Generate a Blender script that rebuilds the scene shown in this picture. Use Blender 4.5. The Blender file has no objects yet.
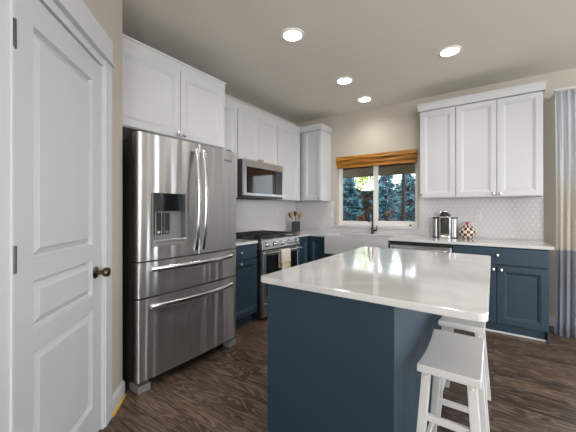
import bpy, bmesh, math, random
from mathutils import Vector, Matrix
random.seed(7)
PI = math.pi
S = bpy.context.scene
COL = S.collection

# ------------------------------------------------------------------ camera
cam_d = bpy.data.cameras.new('camera')
cam = bpy.data.objects.new('camera', cam_d); COL.objects.link(cam)
cam.location = (0, 0, 1.255)
cam.rotation_euler = (PI/2, 0, math.radians(34.8))
cam_d.sensor_width = 36; cam_d.lens = 36*295/576
cam_d.shift_x = 0; cam_d.shift_y = -6/576
cam_d.clip_start = 0.02
S.camera = cam

# ------------------------------------------------------------------ exposure, world and big lights
S.view_settings.view_transform = 'Standard'
S.view_settings.look = 'None'
S.view_settings.gamma = 1
S.view_settings.use_curve_mapping = False
S.view_settings.exposure = 0.18
W = bpy.data.worlds.new('sky'); S.world = W; W.use_nodes = True
bgn = W.node_tree.nodes['Background']
bgn.inputs[0].default_value = (0.86, 0.93, 1.0, 1); bgn.inputs[1].default_value = 3.2

def area(name, loc, rot, sx, sy, power, color=(1, 1, 1)):
    d = bpy.data.lights.new(name, 'AREA'); d.shape = 'RECTANGLE'; d.size = sx; d.size_y = sy
    d.energy = power; d.color = color
    o = bpy.data.objects.new(name, d); COL.objects.link(o); o.location = loc; o.rotation_euler = rot
    return o
# added fill lights outside unseen rear and right windows; daylight behind patio door
area('fill_rear', (1.6, -3.35, 1.45), (-PI/2, 0, PI), 3.0, 1.9, 350, (0.96, 0.98, 1.0))
area('fill_right', (4.6, 1.2, 1.45), (PI/2, 0, PI/2), 3.4, 1.9, 95, (0.96, 0.98, 1.0))
area('daylight_patio', (2.0, 4.75, 1.15), (PI/2, 0, PI), 2.0, 2.0, 90, (0.92, 0.96, 1.0))

CAN_POWER = 17
CAN_GLOW = 14

# ------------------------------------------------------------------ materials
M = {}
def mat(name, color, rough=0.5, metal=0.0, noise=0.0, nscale=8.0, coat=0.0, bump=0.0, bscale=60, **kw):
    m = bpy.data.materials.new(name); m.use_nodes = True
    nt = m.node_tree; b = nt.nodes['Principled BSDF']
    b.inputs['Base Color'].default_value = (*color, 1)
    b.inputs['Roughness'].default_value = rough
    b.inputs['Metallic'].default_value = metal
    if coat: b.inputs['Coat Weight'].default_value = coat; b.inputs['Coat Roughness'].default_value = 0.05
    for k, v in kw.items(): b.inputs[k.replace('_', ' ')].default_value = v
    if noise or bump:
        tc = nt.nodes.new('ShaderNodeTexCoord')
    if noise:
        n = nt.nodes.new('ShaderNodeTexNoise'); n.inputs['Scale'].default_value = nscale; n.inputs['Detail'].default_value = 5
        nt.links.new(tc.outputs['Object'], n.inputs['Vector'])
        r = nt.nodes.new('ShaderNodeValToRGB')
        r.color_ramp.elements[0].position = .3; r.color_ramp.elements[1].position = .7
        r.color_ramp.elements[0].color = (*[c*(1-noise) for c in color], 1)
        r.color_ramp.elements[1].color = (*[min(1, c*(1+noise)) for c in color], 1)
        nt.links.new(n.outputs['Fac'], r.inputs[0]); nt.links.new(r.outputs[0], b.inputs['Base Color'])
    if bump:
        n2 = nt.nodes.new('ShaderNodeTexNoise'); n2.inputs['Scale'].default_value = bscale; n2.inputs['Detail'].default_value = 4
        nt.links.new(tc.outputs['Object'], n2.inputs['Vector'])
        bp = nt.nodes.new('ShaderNodeBump'); bp.inputs['Strength'].default_value = bump; bp.inputs['Distance'].default_value = .004
        nt.links.new(n2.outputs['Fac'], bp.inputs['Height']); nt.links.new(bp.outputs[0], b.inputs['Normal'])
    M[name] = m
    return m

mat('wall_paint', (0.50, 0.455, 0.385), .75, bump=.25, bscale=90)
mat('ceiling_paint', (0.74, 0.70, 0.63), .8, bump=.3, bscale=70)
mat('white_trim', (0.60, 0.61, 0.63), .35)
mat('white_cabinet', (0.56, 0.565, 0.58), .35)
mat('door_white', (0.56, 0.57, 0.595), .38)
mat('blue_cabinet', (0.013, 0.037, 0.060), .5, noise=.06, nscale=3)
mat('black_plastic', (0.012, 0.012, 0.013), .3)
mat('matte_black', (0.01, 0.01, 0.011), .5)
mat('dark_gap', (0.006, 0.006, 0.006), .9)
mat('cast_iron', (0.02, 0.02, 0.022), .45)
mat('glass_black', (0.008, 0.010, 0.012), .05, coat=.5)
mat('chrome', (0.80, 0.80, 0.82), .12, 1.0)
mat('brass', (0.16, 0.12, 0.07), .28, 1.0)
mat('hinge_metal', (0.12, 0.12, 0.13), .4, 1.0)
mat('porcelain', (0.52, 0.52, 0.53), .12, coat=.5)
mat('stool_white', (0.60, 0.60, 0.59), .35, noise=.02, nscale=20)
mat('fridge_side', (0.055, 0.052, 0.05), .4, .3)
mat('yellow_wood', (0.72, 0.42, 0.06), .5)
mat('vinyl', (0.78, 0.76, 0.74), .4)
mat('plate_white', (0.66, 0.66, 0.66), .4)
mat('paper', (0.8, 0.8, 0.8), .8)
mat('grey_plastic', (0.20, 0.20, 0.205), .4)
mat('trim_can', (0.85, 0.84, 0.8), .5)
mat('dark_bronze', (0.035, 0.03, 0.028), .35, .6)
mat('utensil_wood', (0.42, 0.27, 0.14), .6, noise=.2, nscale=30)
mat('utensil_dark', (0.07, 0.035, 0.02), .5)
mat('red_glaze', (0.35, 0.05, 0.06), .2)
mat('bark', (0.055, 0.035, 0.022), .9, noise=.4, nscale=14)
mat('post_wood', (0.06, 0.028, 0.012), .7, noise=.3, nscale=9)
mat('soffit_wood', (0.10, 0.075, 0.035), .8, noise=.4, nscale=4)
mat('soil', (0.06, 0.045, 0.03), .95, noise=.5, nscale=3)
mat('siding', (0.35, 0.33, 0.30), .8)

def steel(name, color, rough, vert_noise=.10):
    m = mat(name, color, rough, 1.0)
    nt = m.node_tree; b = nt.nodes['Principled BSDF']
    b.inputs['Anisotropic'].default_value = .93; b.inputs['Anisotropic Rotation'].default_value = .25
    tg = nt.nodes.new('ShaderNodeTangent'); tg.direction_type = 'RADIAL'; tg.axis = 'Z'
    nt.links.new(tg.outputs[0], b.inputs['Tangent'])
    tc = nt.nodes.new('ShaderNodeTexCoord'); mp = nt.nodes.new('ShaderNodeMapping')
    mp.inputs['Scale'].default_value = (6, 6, 300)
    n = nt.nodes.new('ShaderNodeTexNoise'); n.inputs['Scale'].default_value = 1.5; n.inputs['Detail'].default_value = 3
    nt.links.new(tc.outputs['Object'], mp.inputs[0]); nt.links.new(mp.outputs[0], n.inputs['Vector'])
    mr = nt.nodes.new('ShaderNodeMapRange'); mr.inputs[3].default_value = rough-.02; mr.inputs[4].default_value = rough+.02
    nt.links.new(n.outputs['Fac'], mr.inputs[0]); nt.links.new(mr.outputs[0], b.inputs['Roughness'])
    # long soft waviness of the sheet metal
    mp2 = nt.nodes.new('ShaderNodeMapping'); mp2.inputs['Scale'].default_value = (7, 0, .25)
    n2 = nt.nodes.new('ShaderNodeTexNoise'); n2.inputs['Scale'].default_value = 1.6; n2.inputs['Detail'].default_value = 1
    nt.links.new(tc.outputs['Object'], mp2.inputs[0]); nt.links.new(mp2.outputs[0], n2.inputs['Vector'])
    bp = nt.nodes.new('ShaderNodeBump'); bp.inputs['Strength'].default_value = vert_noise; bp.inputs['Distance'].default_value = .05
    nt.links.new(n2.outputs['Fac'], bp.inputs['Height']); nt.links.new(bp.outputs[0], b.inputs['Normal'])
    return m
steel('stainless', (0.54, 0.54, 0.55), .33, .45)
mat('stainless_plain', (0.50, 0.50, 0.51), .3, 1.0)
mat('tank_steel', (0.42, 0.42, 0.43), .35, 1.0)
mat('handle_steel', (0.72, 0.72, 0.73), .2, 1.0)

def floor_mat():
    m = bpy.data.materials.new('floor_wood'); m.use_nodes = True; nt = m.node_tree; b = nt.nodes['Principled BSDF']
    N = nt.nodes.new; L = nt.links.new
    tc = N('ShaderNodeTexCoord')
    br = N('ShaderNodeTexBrick'); br.offset = .37; br.offset_frequency = 2; br.squash = 1
    br.inputs['Scale'].default_value = 1; br.inputs['Brick Width'].default_value = 1.1; br.inputs['Row Height'].default_value = .125
    br.inputs['Mortar Size'].default_value = .0016; br.inputs['Mortar Smooth'].default_value = .1; br.inputs['Bias'].default_value = 0
    br.inputs['Color1'].default_value = (0, 0, 0, 1); br.inputs['Color2'].default_value = (1, 1, 1, 1); br.inputs['Mortar'].default_value = (.5, .5, .5, 1)
    L(tc.outputs['Object'], br.inputs['Vector'])
    # grain: noise stretched along x, shifted per plank
    sc = N('ShaderNodeVectorMath'); sc.operation = 'MULTIPLY'; sc.inputs[1].default_value = (1.3, 9, 1)
    L(tc.outputs['Object'], sc.inputs[0])
    off = N('ShaderNodeVectorMath'); off.operation = 'MULTIPLY'; off.inputs[1].default_value = (17, 9, 31)
    L(br.outputs['Color'], off.inputs[0])
    ad = N('ShaderNodeVectorMath'); ad.operation = 'ADD'; L(sc.outputs[0], ad.inputs[0]); L(off.outputs[0], ad.inputs[1])
    n1 = N('ShaderNodeTexNoise'); n1.inputs['Scale'].default_value = 1.2; n1.inputs['Detail'].default_value = 2; n1.inputs['Distortion'].default_value = .6
    L(ad.outputs[0], n1.inputs['Vector'])
    # cathedral rings from the noise
    ml = N('ShaderNodeMath'); ml.operation = 'MULTIPLY'; ml.inputs[1].default_value = 60; L(n1.outputs['Fac'], ml.inputs[0])
    sn = N('ShaderNodeMath'); sn.operation = 'SINE'; L(ml.outputs[0], sn.inputs[0])
    rg = N('ShaderNodeMapRange'); rg.inputs[1].default_value = -1; rg.inputs[2].default_value = 1; L(sn.outputs[0], rg.inputs[0])
    pw = N('ShaderNodeMath'); pw.operation = 'POWER'; pw.inputs[1].default_value = 3; L(rg.outputs[0], pw.inputs[0])
    fn = N('ShaderNodeTexNoise'); fn.inputs['Scale'].default_value = 5; fn.inputs['Detail'].default_value = 6
    sc2 = N('ShaderNodeVectorMath'); sc2.operation = 'MULTIPLY'; sc2.inputs[1].default_value = (2, 26, 1)
    L(tc.outputs['Object'], sc2.inputs[0]); L(sc2.outputs[0], fn.inputs['Vector'])
    base = N('ShaderNodeValToRGB'); e = base.color_ramp.elements
    e[0].position = .3; e[0].color = (0.030, 0.019, 0.013, 1); e[1].position = .7; e[1].color = (0.150, 0.100, 0.070, 1)
    L(fn.outputs['Fac'], base.inputs[0])
    tint = N('ShaderNodeMix'); tint.data_type = 'RGBA'; tint.blend_type = 'MULTIPLY'; tint.inputs[0].default_value = 1
    pr = N('ShaderNodeValToRGB'); pr.color_ramp.elements[0].color = (.45, .43, .42, 1); pr.color_ramp.elements[1].color = (1.35, 1.28, 1.22, 1)
    L(br.outputs['Color'], pr.inputs[0])
    L(base.outputs[0], tint.inputs[6]); L(pr.outputs[0], tint.inputs[7])
    gm = N('ShaderNodeMix'); gm.data_type = 'RGBA'; gm.inputs[7].default_value = (0.30, 0.23, 0.175, 1)
    k = N('ShaderNodeMath'); k.operation = 'MULTIPLY'; k.inputs[1].default_value = .42; L(pw.outputs[0], k.inputs[0])
    L(k.outputs[0], gm.inputs[0]); L(tint.outputs[2], gm.inputs[6])
    mx = N('ShaderNodeMix'); mx.data_type = 'RGBA'; mx.inputs[7].default_value = (.012, .008, .006, 1)
    L(br.outputs['Fac'], mx.inputs[0]); L(gm.outputs[2], mx.inputs[6])
    L(mx.outputs[2], b.inputs['Base Color'])
    b.inputs['Roughness'].default_value = .34
    bp = N('ShaderNodeBump'); bp.inputs['Strength'].default_value = .25; bp.inputs['Distance'].default_value = .002
    L(fn.outputs['Fac'], bp.inputs['Height']); L(bp.outputs[0], b.inputs['Normal'])
    M['floor_wood'] = m
floor_mat()

def tile_mat():
    """small white hexagon mosaic with light grey grout; u from x+y so it works on both walls"""
    m = bpy.data.materials.new('hex_tile'); m.use_nodes = True; nt = m.node_tree; b = nt.nodes['Principled BSDF']
    N = nt.nodes.new; L = nt.links.new
    def ma(op, a, b_=None):
        n = N('ShaderNodeMath'); n.operation = op
        for i, v in enumerate((a, b_)):
            if v is None: continue
            if isinstance(v, (int, float)): n.inputs[i].default_value = v
            else: L(v, n.inputs[i])
        return n.outputs[0]
    tc = N('ShaderNodeTexCoord'); sp = N('ShaderNodeSeparateXYZ'); L(tc.outputs['Object'], sp.inputs[0])
    s = 1/.052
    u = ma('MULTIPLY', ma('ADD', sp.outputs[0], sp.outputs[1]), s); v = ma('MULTIPLY', sp.outputs[2], s)
    u = ma('ADD', u, 400); v = ma('ADD', v, 400)
    r3 = 1.7320508
    ax = ma('SUBTRACT', ma('MODULO', u, 1.0), .5); ay = ma('SUBTRACT', ma('MODULO', v, r3), r3/2)
    bx = ma('SUBTRACT', ma('MODULO', ma('SUBTRACT', u, .5), 1.0), .5); by = ma('SUBTRACT', ma('MODULO', ma('SUBTRACT', v, r3/2), r3), r3/2)
    def hx(x, y):
        x = ma('ABSOLUTE', x); y = ma('ABSOLUTE', y)
        return ma('MAXIMUM', x, ma('ADD', ma('MULTIPLY', x, .5), ma('MULTIPLY', y, r3/2)))
    d = ma('MINIMUM', hx(ax, ay), hx(bx, by))
    edge = N('ShaderNodeMapRange'); edge.inputs[1].default_value = .445; edge.inputs[2].default_value = .485
    L(d, edge.inputs[0])
    mx = N('ShaderNodeMix'); mx.data_type = 'RGBA'; mx.inputs[6].default_value = (.66, .65, .655, 1); mx.inputs[7].default_value = (.50, .495, .50, 1)
    L(edge.outputs[0], mx.inputs[0]); L(mx.outputs[2], b.inputs['Base Color'])
    b.inputs['Roughness'].default_value = .2
    bp = N('ShaderNodeBump'); bp.invert = True; bp.inputs['Strength'].default_value = .5; bp.inputs['Distance'].default_value = .002
    L(edge.outputs[0], bp.inputs['Height']); L(bp.outputs[0], b.inputs['Normal'])
    M['hex_tile'] = m
tile_mat()

def quartz():
    m = mat('quartz', (0.74, 0.73, 0.715), .10, coat=.3)
    nt = m.node_tree; b = nt.nodes['Principled BSDF']; N = nt.nodes.new; L = nt.links.new
    tc = N('ShaderNodeTexCoord'); n = N('ShaderNodeTexNoise'); n.inputs['Scale'].default_value = 3; n.inputs['Detail'].default_value = 8; n.inputs['Distortion'].default_value = 1.2
    L(tc.outputs['Object'], n.inputs['Vector'])
    r = N('ShaderNodeValToRGB'); e = r.color_ramp.elements
    e[0].position = .42; e[0].color = (.575, .575, .575, 1); e[1].position = .55; e[1].color = (.62, .62, .62, 1)
    L(n.outputs['Fac'], r.inputs[0]); L(r.outputs[0], b.inputs['Base Color'])
quartz()

def blind_mat():
    m = mat('bamboo', (0.5, 0.26, 0.05), .5)
    nt = m.node_tree; b = nt.nodes['Principled BSDF']; N = nt.nodes.new; L = nt.links.new
    tc = N('ShaderNodeTexCoord'); mp = N('ShaderNodeMapping'); mp.inputs['Scale'].default_value = (2, 2, 90)
    n = N('ShaderNodeTexNoise'); n.inputs['Scale'].default_value = 1.5; n.inputs['Detail'].default_value = 3
    L(tc.outputs['Object'], mp.inputs[0]); L(mp.outputs[0], n.inputs['Vector'])
    r = N('ShaderNodeValToRGB'); e = r.color_ramp.elements
    e[0].position = .38; e[0].color = (.12, .035, .004, 1); e[1].position = .6; e[1].color = (.55, .23, .015, 1)
    L(n.outputs['Fac'], r.inputs[0]); L(r.outputs[0], b.inputs['Base Color'])
    b.inputs['Transmission Weight'].default_value = 0
blind_mat()

def glass_mat():
    m = bpy.data.materials.new('window_glass'); m.use_nodes = True; nt = m.node_tree
    nt.nodes.remove(nt.nodes['Principled BSDF']); N = nt.nodes.new; L = nt.links.new
    t = N('ShaderNodeBsdfTransparent'); g = N('ShaderNodeBsdfGlossy'); g.inputs['Roughness'].default_value = .02
    fr = N('ShaderNodeFresnel'); fr.inputs[0].default_value = 1.45; mx = N('ShaderNodeMixShader')
    L(fr.outputs[0], mx.inputs[0]); L(t.outputs[0], mx.inputs[1]); L(g.outputs[0], mx.inputs[2])
    L(mx.outputs[0], nt.nodes['Material Output'].inputs[0]); M['window_glass'] = m
glass_mat()

def leaf_mat(name, c0, c1, scale=2.5, trans=.25):
    m = bpy.data.materials.new(name); m.use_nodes = True; nt = m.node_tree; b = nt.nodes['Principled BSDF']; N = nt.nodes.new; L = nt.links.new
    tc = N('ShaderNodeTexCoord'); n = N('ShaderNodeTexNoise'); n.inputs['Scale'].default_value = scale; n.inputs['Detail'].default_value = 4
    L(tc.outputs['Object'], n.inputs['Vector'])
    r = N('ShaderNodeValToRGB'); e = r.color_ramp.elements
    e[0].position = .38; e[0].color = (*c0, 1); e[1].position = .62; e[1].color = (*c1, 1)
    L(n.outputs['Fac'], r.inputs[0]); L(r.outputs[0], b.inputs['Base Color']); b.inputs['Roughness'].default_value = .7
    tr = N('ShaderNodeBsdfTranslucent'); L(r.outputs[0], tr.inputs[0]); mx = N('ShaderNodeMixShader'); mx.inputs[0].default_value = trans
    L(b.outputs[0], mx.inputs[1]); L(tr.outputs[0], mx.inputs[2]); L(mx.outputs[0], nt.nodes['Material Output'].inputs[0])
    M[name] = m
leaf_mat('spruce_needles', (.012, .045, .06), (.28, .56, .64), 7)
leaf_mat('yellow_leaves', (.16, .28, .01), (.65, .75, .10), 2, .4)
leaf_mat('hedge_leaves', (.01, .03, .02), (.04, .09, .05), 4, .2)
leaf_mat('rust_leaves', (.08, .04, .015), (.28, .13, .04), 3, .3)

def curtain_mat():
    m = bpy.data.materials.new('curtain_cloth'); m.use_nodes = True; nt = m.node_tree; b = nt.nodes['Principled BSDF']; N = nt.nodes.new; L = nt.links.new
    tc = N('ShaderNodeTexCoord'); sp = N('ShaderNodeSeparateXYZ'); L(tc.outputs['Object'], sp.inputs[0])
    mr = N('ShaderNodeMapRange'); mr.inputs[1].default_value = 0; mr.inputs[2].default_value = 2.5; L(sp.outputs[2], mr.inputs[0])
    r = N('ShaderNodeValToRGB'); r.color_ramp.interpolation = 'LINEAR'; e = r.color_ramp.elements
    e[0].position = 0; e[0].color = (.36, .40, .46, 1)  # pale, cream and blue-grey bands paint the uneven light into the cloth
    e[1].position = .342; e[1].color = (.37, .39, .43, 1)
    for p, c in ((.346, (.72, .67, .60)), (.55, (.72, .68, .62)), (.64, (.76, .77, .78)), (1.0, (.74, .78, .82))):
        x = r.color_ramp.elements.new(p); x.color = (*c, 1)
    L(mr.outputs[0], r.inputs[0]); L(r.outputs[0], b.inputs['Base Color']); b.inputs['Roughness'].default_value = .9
    tr = N('ShaderNodeBsdfTranslucent'); L(r.outputs[0], tr.inputs[0]); mx = N('ShaderNodeMixShader'); mx.inputs[0].default_value = .5
    L(b.outputs[0], mx.inputs[1]); L(tr.outputs[0], mx.inputs[2]); L(mx.outputs[0], nt.nodes['Material Output'].inputs[0])
    M['curtain_cloth'] = m
curtain_mat()

def towel_mat():
    m = mat('towel_cloth', (.75, .70, .60), .9)
    nt = m.node_tree; b = nt.nodes['Principled BSDF']; N = nt.nodes.new; L = nt.links.new
    tc = N('ShaderNodeTexCoord'); v = N('ShaderNodeTexVoronoi'); v.inputs['Scale'].default_value = 28
    L(tc.outputs['Object'], v.inputs['Vector'])
    sp = N('ShaderNodeSeparateXYZ'); L(tc.outputs['Object'], sp.inputs[0])
    zr = N('ShaderNodeMapRange'); zr.inputs[1].default_value = -.12; zr.inputs[2].default_value = -.14; L(sp.outputs[2], zr.inputs[0])
    th = N('ShaderNodeMapRange'); th.inputs[1].default_value = .55; th.inputs[2].default_value = .45; L(v.outputs['Distance'], th.inputs[0])
    mu = N('ShaderNodeMath'); mu.operation = 'MULTIPLY'; L(zr.outputs[0], mu.inputs[0]); L(th.outputs[0], mu.inputs[1])
    mx = N('ShaderNodeMix'); mx.data_type = 'RGBA'; mx.inputs[6].default_value = (.72, .68, .60, 1); mx.inputs[7].default_value = (.62, .42, .14, 1)
    L(mu.outputs[0], mx.inputs[0]); L(mx.outputs[2], b.inputs['Base Color'])
towel_mat()

def check_mat():
    m = mat('checker_glaze', (.8, .7, .6), .15, coat=.6)
    nt = m.node_tree; b = nt.nodes['Principled BSDF']; N = nt.nodes.new; L = nt.links.new
    tc = N('ShaderNodeTexCoord'); sp = N('ShaderNodeSeparateXYZ'); L(tc.outputs['Object'], sp.inputs[0])
    at = N('ShaderNodeMath'); at.operation = 'ARCTAN2'; L(sp.outputs[1], at.inputs[0]); L(sp.outputs[0], at.inputs[1])
    a2 = N('ShaderNodeMath'); a2.operation = 'MULTIPLY'; a2.inputs[1].default_value = 16/(2*PI); L(at.outputs[0], a2.inputs[0])
    z2 = N('ShaderNodeMath'); z2.operation = 'MULTIPLY'; z2.inputs[1].default_value = 30; L(sp.outputs[2], z2.inputs[0])
    cb = N('ShaderNodeCombineXYZ'); L(a2.outputs[0], cb.inputs[0]); L(z2.outputs[0], cb.inputs[1]); cb.inputs[2].default_value = .5
    ck = N('ShaderNodeTexChecker'); ck.inputs['Scale'].default_value = 1; ck.inputs[1].default_value = (.82, .62, .48, 1); ck.inputs[2].default_value = (.04, .02, .02, 1)
    L(cb.outputs[0], ck.inputs[0]); L(ck.outputs[0], b.inputs['Base Color'])
check_mat()

def emit(name, color, s):
    m = bpy.data.materials.new(name); m.use_nodes = True; nt = m.node_tree; b = nt.nodes['Principled BSDF']
    b.inputs['Base Color'].default_value = (*color, 1); b.inputs['Emission Color'].default_value = (*color, 1); b.inputs['Emission Strength'].default_value = s
    M[name] = m
emit('lamp_glow', (1.0, .95, .86), CAN_GLOW)
emit('display_glow', (.04, .07, .08), .2)

# ------------------------------------------------------------------ mesh helpers
class MB:
    def __init__(s): s.b = bmesh.new()
    def box(s, x0, x1, y0, y1, z0, z1):
        v = [s.b.verts.new((x, y, z)) for x in (x0, x1) for y in (y0, y1) for z in (z0, z1)]
        for f in ((0, 1, 3, 2), (4, 6, 7, 5), (0, 4, 5, 1), (2, 3, 7, 6), (0, 2, 6, 4), (1, 5, 7, 3)):
            s.b.faces.new([v[i] for i in f])
        return s
    def prism(s, pts, z0, z1, axis='z'):
        f = {'z': lambda p, h: (p[0], p[1], h), 'y': lambda p, h: (p[0], h, p[1]), 'x': lambda p, h: (h, p[0], p[1])}[axis]
        a = [s.b.verts.new(f(p, z0)) for p in pts]; c = [s.b.verts.new(f(p, z1)) for p in pts]
        n = len(pts); s.b.faces.new(a[::-1]); s.b.faces.new(c)
        for i in range(n): s.b.faces.new((a[i], a[(i+1) % n], c[(i+1) % n], c[i]))
        return s
    def loft(s, loops, cap=True, smooth=True, closed=True):
        L = [[s.b.verts.new(p) for p in lp] for lp in loops]; n = len(L[0])
        for a, c in zip(L, L[1:]):
            for i in range(n if closed else n-1):
                f = s.b.faces.new((a[i], a[(i+1) % n], c[(i+1) % n], c[i])); f.smooth = smooth
        if cap: s.b.faces.new(L[0][::-1]); s.b.faces.new(L[-1])
        return s
    def lathe(s, prof, c=(0, 0, 0), seg=20, axis='z', cap=True):
        loops = []
        for r, h in prof:
            lp = []
            for i in range(seg):
                a = 2*PI*i/seg; x, y = r*math.cos(a), r*math.sin(a)
                p = {'z': (x, y, h), 'y': (x, h, y), 'x': (h, x, y)}[axis]
                lp.append((c[0]+p[0], c[1]+p[1], c[2]+p[2]))
            loops.append(lp)
        return s.loft(loops, cap)
    def tube(s, path, r, seg=10, r2=None, cap=True, taper=None):
        P = [Vector(p) for p in path]; loops = []
        up = Vector((0, 0, 1))
        for i, p in enumerate(P):
            t = (P[min(i+1, len(P)-1)]-P[max(i-1, 0)]).normalized()
            u = up if abs(t.dot(up)) < .95 else Vector((1, 0, 0)) if abs(t.x) < .9 else Vector((0, 1, 0))
            a = t.cross(u).normalized(); c = a.cross(t).normalized()
            k = taper[i] if taper else 1
            loops.append([p+(a*math.cos(2*PI*j/seg)*r + c*math.sin(2*PI*j/seg)*(r2 or r))*k for j in range(seg)])
        return s.loft(loops, cap)
    def bar(s, p0, p1, w, d, w1=None, d1=None, ref=(1, 0, 0)):
        """square section post between two points; level cuts at both ends"""
        p0 = Vector(p0); p1 = Vector(p1); w1 = w1 or w; d1 = d1 or d
        lp = [[(p[0]+sx*a/2, p[1]+sy*b/2, p[2]) for sx, sy in ((-1, -1), (1, -1), (1, 1), (-1, 1))] for p, a, b in ((p0, w, d), (p1, w1, d1))]
        return s.loft(lp, smooth=False)
    def nested(s, x0, x1, z0, z1, prof, cap=True):
        """concentric rectangles facing -y: prof = [(inset, y), ...]"""
        loops = [[s.b.verts.new(p) for p in ((x0+i, y, z0+i), (x1-i, y, z0+i), (x1-i, y, z1-i), (x0+i, y, z1-i))] for i, y in prof]
        for a, c in zip(loops, loops[1:]):
            for i in range(4): s.b.faces.new((a[i], a[(i+1) % 4], c[(i+1) % 4], c[i]))
        if cap: s.b.faces.new(loops[-1])
        return loops
    def build(s, name, m, parent=None, loc=(0, 0, 0), rot=(0, 0, 0), bevel=0, smooth=False, seg=2):
        bmesh.ops.remove_doubles(s.b, verts=s.b.verts, dist=1e-6)
        bmesh.ops.recalc_face_normals(s.b, faces=s.b.faces)
        me = bpy.data.meshes.new(name); 
        if smooth:
            for f in s.b.faces: f.smooth = True
        s.b.to_mesh(me); s.b.free()
        if any(p.use_smooth for p in me.polygons): me.set_sharp_from_angle(angle=math.radians(35))
        me.materials.append(M[m] if isinstance(m, str) else m)
        o = bpy.data.objects.new(name, me); COL.objects.link(o)
        o.location = loc; o.rotation_euler = rot
        if parent: o.parent = parent
        if bevel:
            md = o.modifiers.new('bevel', 'BEVEL'); md.width = bevel; md.segments = seg; md.limit_method = 'ANGLE'; md.angle_limit = math.radians(40)
            md.harden_normals = False
        return o

def tag(o, label, cat, group=None):
    o['label'] = label; o['category'] = cat
    if group: o['group'] = group
    return o
def thing(name, label, cat, loc=(0, 0, 0), rz=0, group=None):
    o = bpy.data.objects.new(name, None); COL.objects.link(o); o.empty_display_size = .1
    o.location = loc; o.rotation_euler = (0, 0, rz)
    return tag(o, label, cat, group)
def struct(mb, name, m, **k):
    o = mb.build(name, m, **k)
    if not o.parent: o['kind'] = 'structure'
    return o
def copy_tree(o, parent=None):
    c = o.copy(); COL.objects.link(c)
    if parent: c.parent = parent
    for ch in list(o.children): copy_tree(ch, c)
    return c

# ------------------------------------------------------------------ room dimensions
XW, YB, ZC = -2.81, 4.27, 2.75          # left wall, back wall, ceiling
XR, YR = 4.4, -3.15                     # right wall, rear wall
YF, XF = 3.665, -2.19                   # faces of the base cabinets on back and left wall
C45 = Vector((-2.06, 1.0))              # corner of the angled pantry wall
DV = Vector((1, -1)).normalized()       # direction along the pantry wall away from the fridge
NV = Vector((1, 1)).normalized()        # its normal into the room
ZT = .914

# floor / ceiling
mb = MB(); mb.box(XW-.1, XR+.1, YR-.1, YB+.1, -.08, 0); struct(mb, 'floor', 'floor_wood')
mb = MB(); mb.box(XW-.1, XR+.1, YR-.1, YB+.1, ZC, ZC+.1); struct(mb, 'ceiling', 'ceiling_paint')
# left wall
mb = MB(); mb.box(XW-.12, XW, .8, YB+.12, 0, ZC); struct(mb, 'wall_left', 'wall_paint')
# back wall with window and patio opening
WX0, WX1, WZ0, WZ1 = -2.033, -.838, 1.02, 2.08
PX0, PX1, PZ1 = .95, 3.05, 2.12
mb = MB()
mb.box(XW, WX0, YB, YB+.15, 0, ZC); mb.box(WX0, WX1, YB, YB+.15, 0, WZ0-.02); mb.box(WX0, WX1, YB, YB+.15, WZ1, ZC)
mb.box(WX1, PX0, YB, YB+.15, 0, ZC); mb.box(PX0, PX1, YB, YB+.15, PZ1, ZC); mb.box(PX1, XR, YB, YB+.15, 0, ZC)
struct(mb, 'wall_back', 'wall_paint')
# right wall with window opening
mb = MB()
mb.box(XR, XR+.12, YR, -.5, 0, ZC); mb.box(XR, XR+.12, 2.9, YB, 0, ZC); mb.box(XR, XR+.12, -.5, 2.9, 0, .5); mb.box(XR, XR+.12, -.5, 2.9, 2.4, ZC)
struct(mb, 'wall_right', 'wall_paint')
mb = MB()
mb.box(.1, .1+.0001+.0, YR-.12, YR, 0, ZC) if False else None
mb.box(.0, .1, YR-.12, YR, 0, ZC); mb.box(3.1, XR, YR-.12, YR, 0, ZC); mb.box(.1, 3.1, YR-.12, YR, 0, .5); mb.box(.1, 3.1, YR-.12, YR, 2.4, ZC)
struct(mb, 'wall_rear', 'wall_paint')
# pantry wall, 45 degrees: local x along DV, local y into the pantry
RZ45 = math.atan2(DV.y, DV.x)
def p45(t, n=0):                         # t along wall from the corner, n out into the room
    p = C45+DV*t+NV*n; return (p.x, p.y)
DT0, DT1 = .302, 1.020                    # door opening along the wall
DH = 2.09
mb = MB()                                # local frame: x along the wall, -y is the pantry side
def w45(x0, x1, z0, z1, y0=-.11, y1=0): mb.box(x0, x1, y0, y1, z0, z1)
w45(0, DT0, 0, ZC); w45(DT1, 5.0, 0, ZC); w45(DT0, DT1, DH, ZC)
struct(mb, 'wall_pantry', 'wall_paint', loc=(C45.x, C45.y, 0), rot=(0, 0, RZ45))
mb = MB(); mb.box(XW, C45.x-.02, .9, C45.y, 0, ZC); struct(mb, 'wall_return', 'wall_paint')

# pantry door trim: casing around the opening with a flat header and bead
T45 = dict(loc=(C45.x, C45.y, 0), rot=(0, 0, RZ45))
mb = MB()
CW = .085
mb.box(DT0-CW, DT0, 0, .018, 0, DH+.03); mb.box(DT1, DT1+.17, 0, .003, 0, DH+.03)
mb.box(DT0-CW, DT1+.17, 0, .022, DH+.045, DH+.182)
mb.box(DT0-CW-.012, DT1+.182, 0, .036, DH+.03, DH+.045)
mb.box(DT0-.0005, DT0+.012, -.11, .010, 0, DH); mb.box(DT1-.012, DT1+.0005, -.11, .010, 0, DH); mb.box(DT0, DT1, -.11, .010, DH-.012, DH+.03)
struct(mb, 'trim_1', 'white_trim', bevel=.002, **T45)
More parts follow.
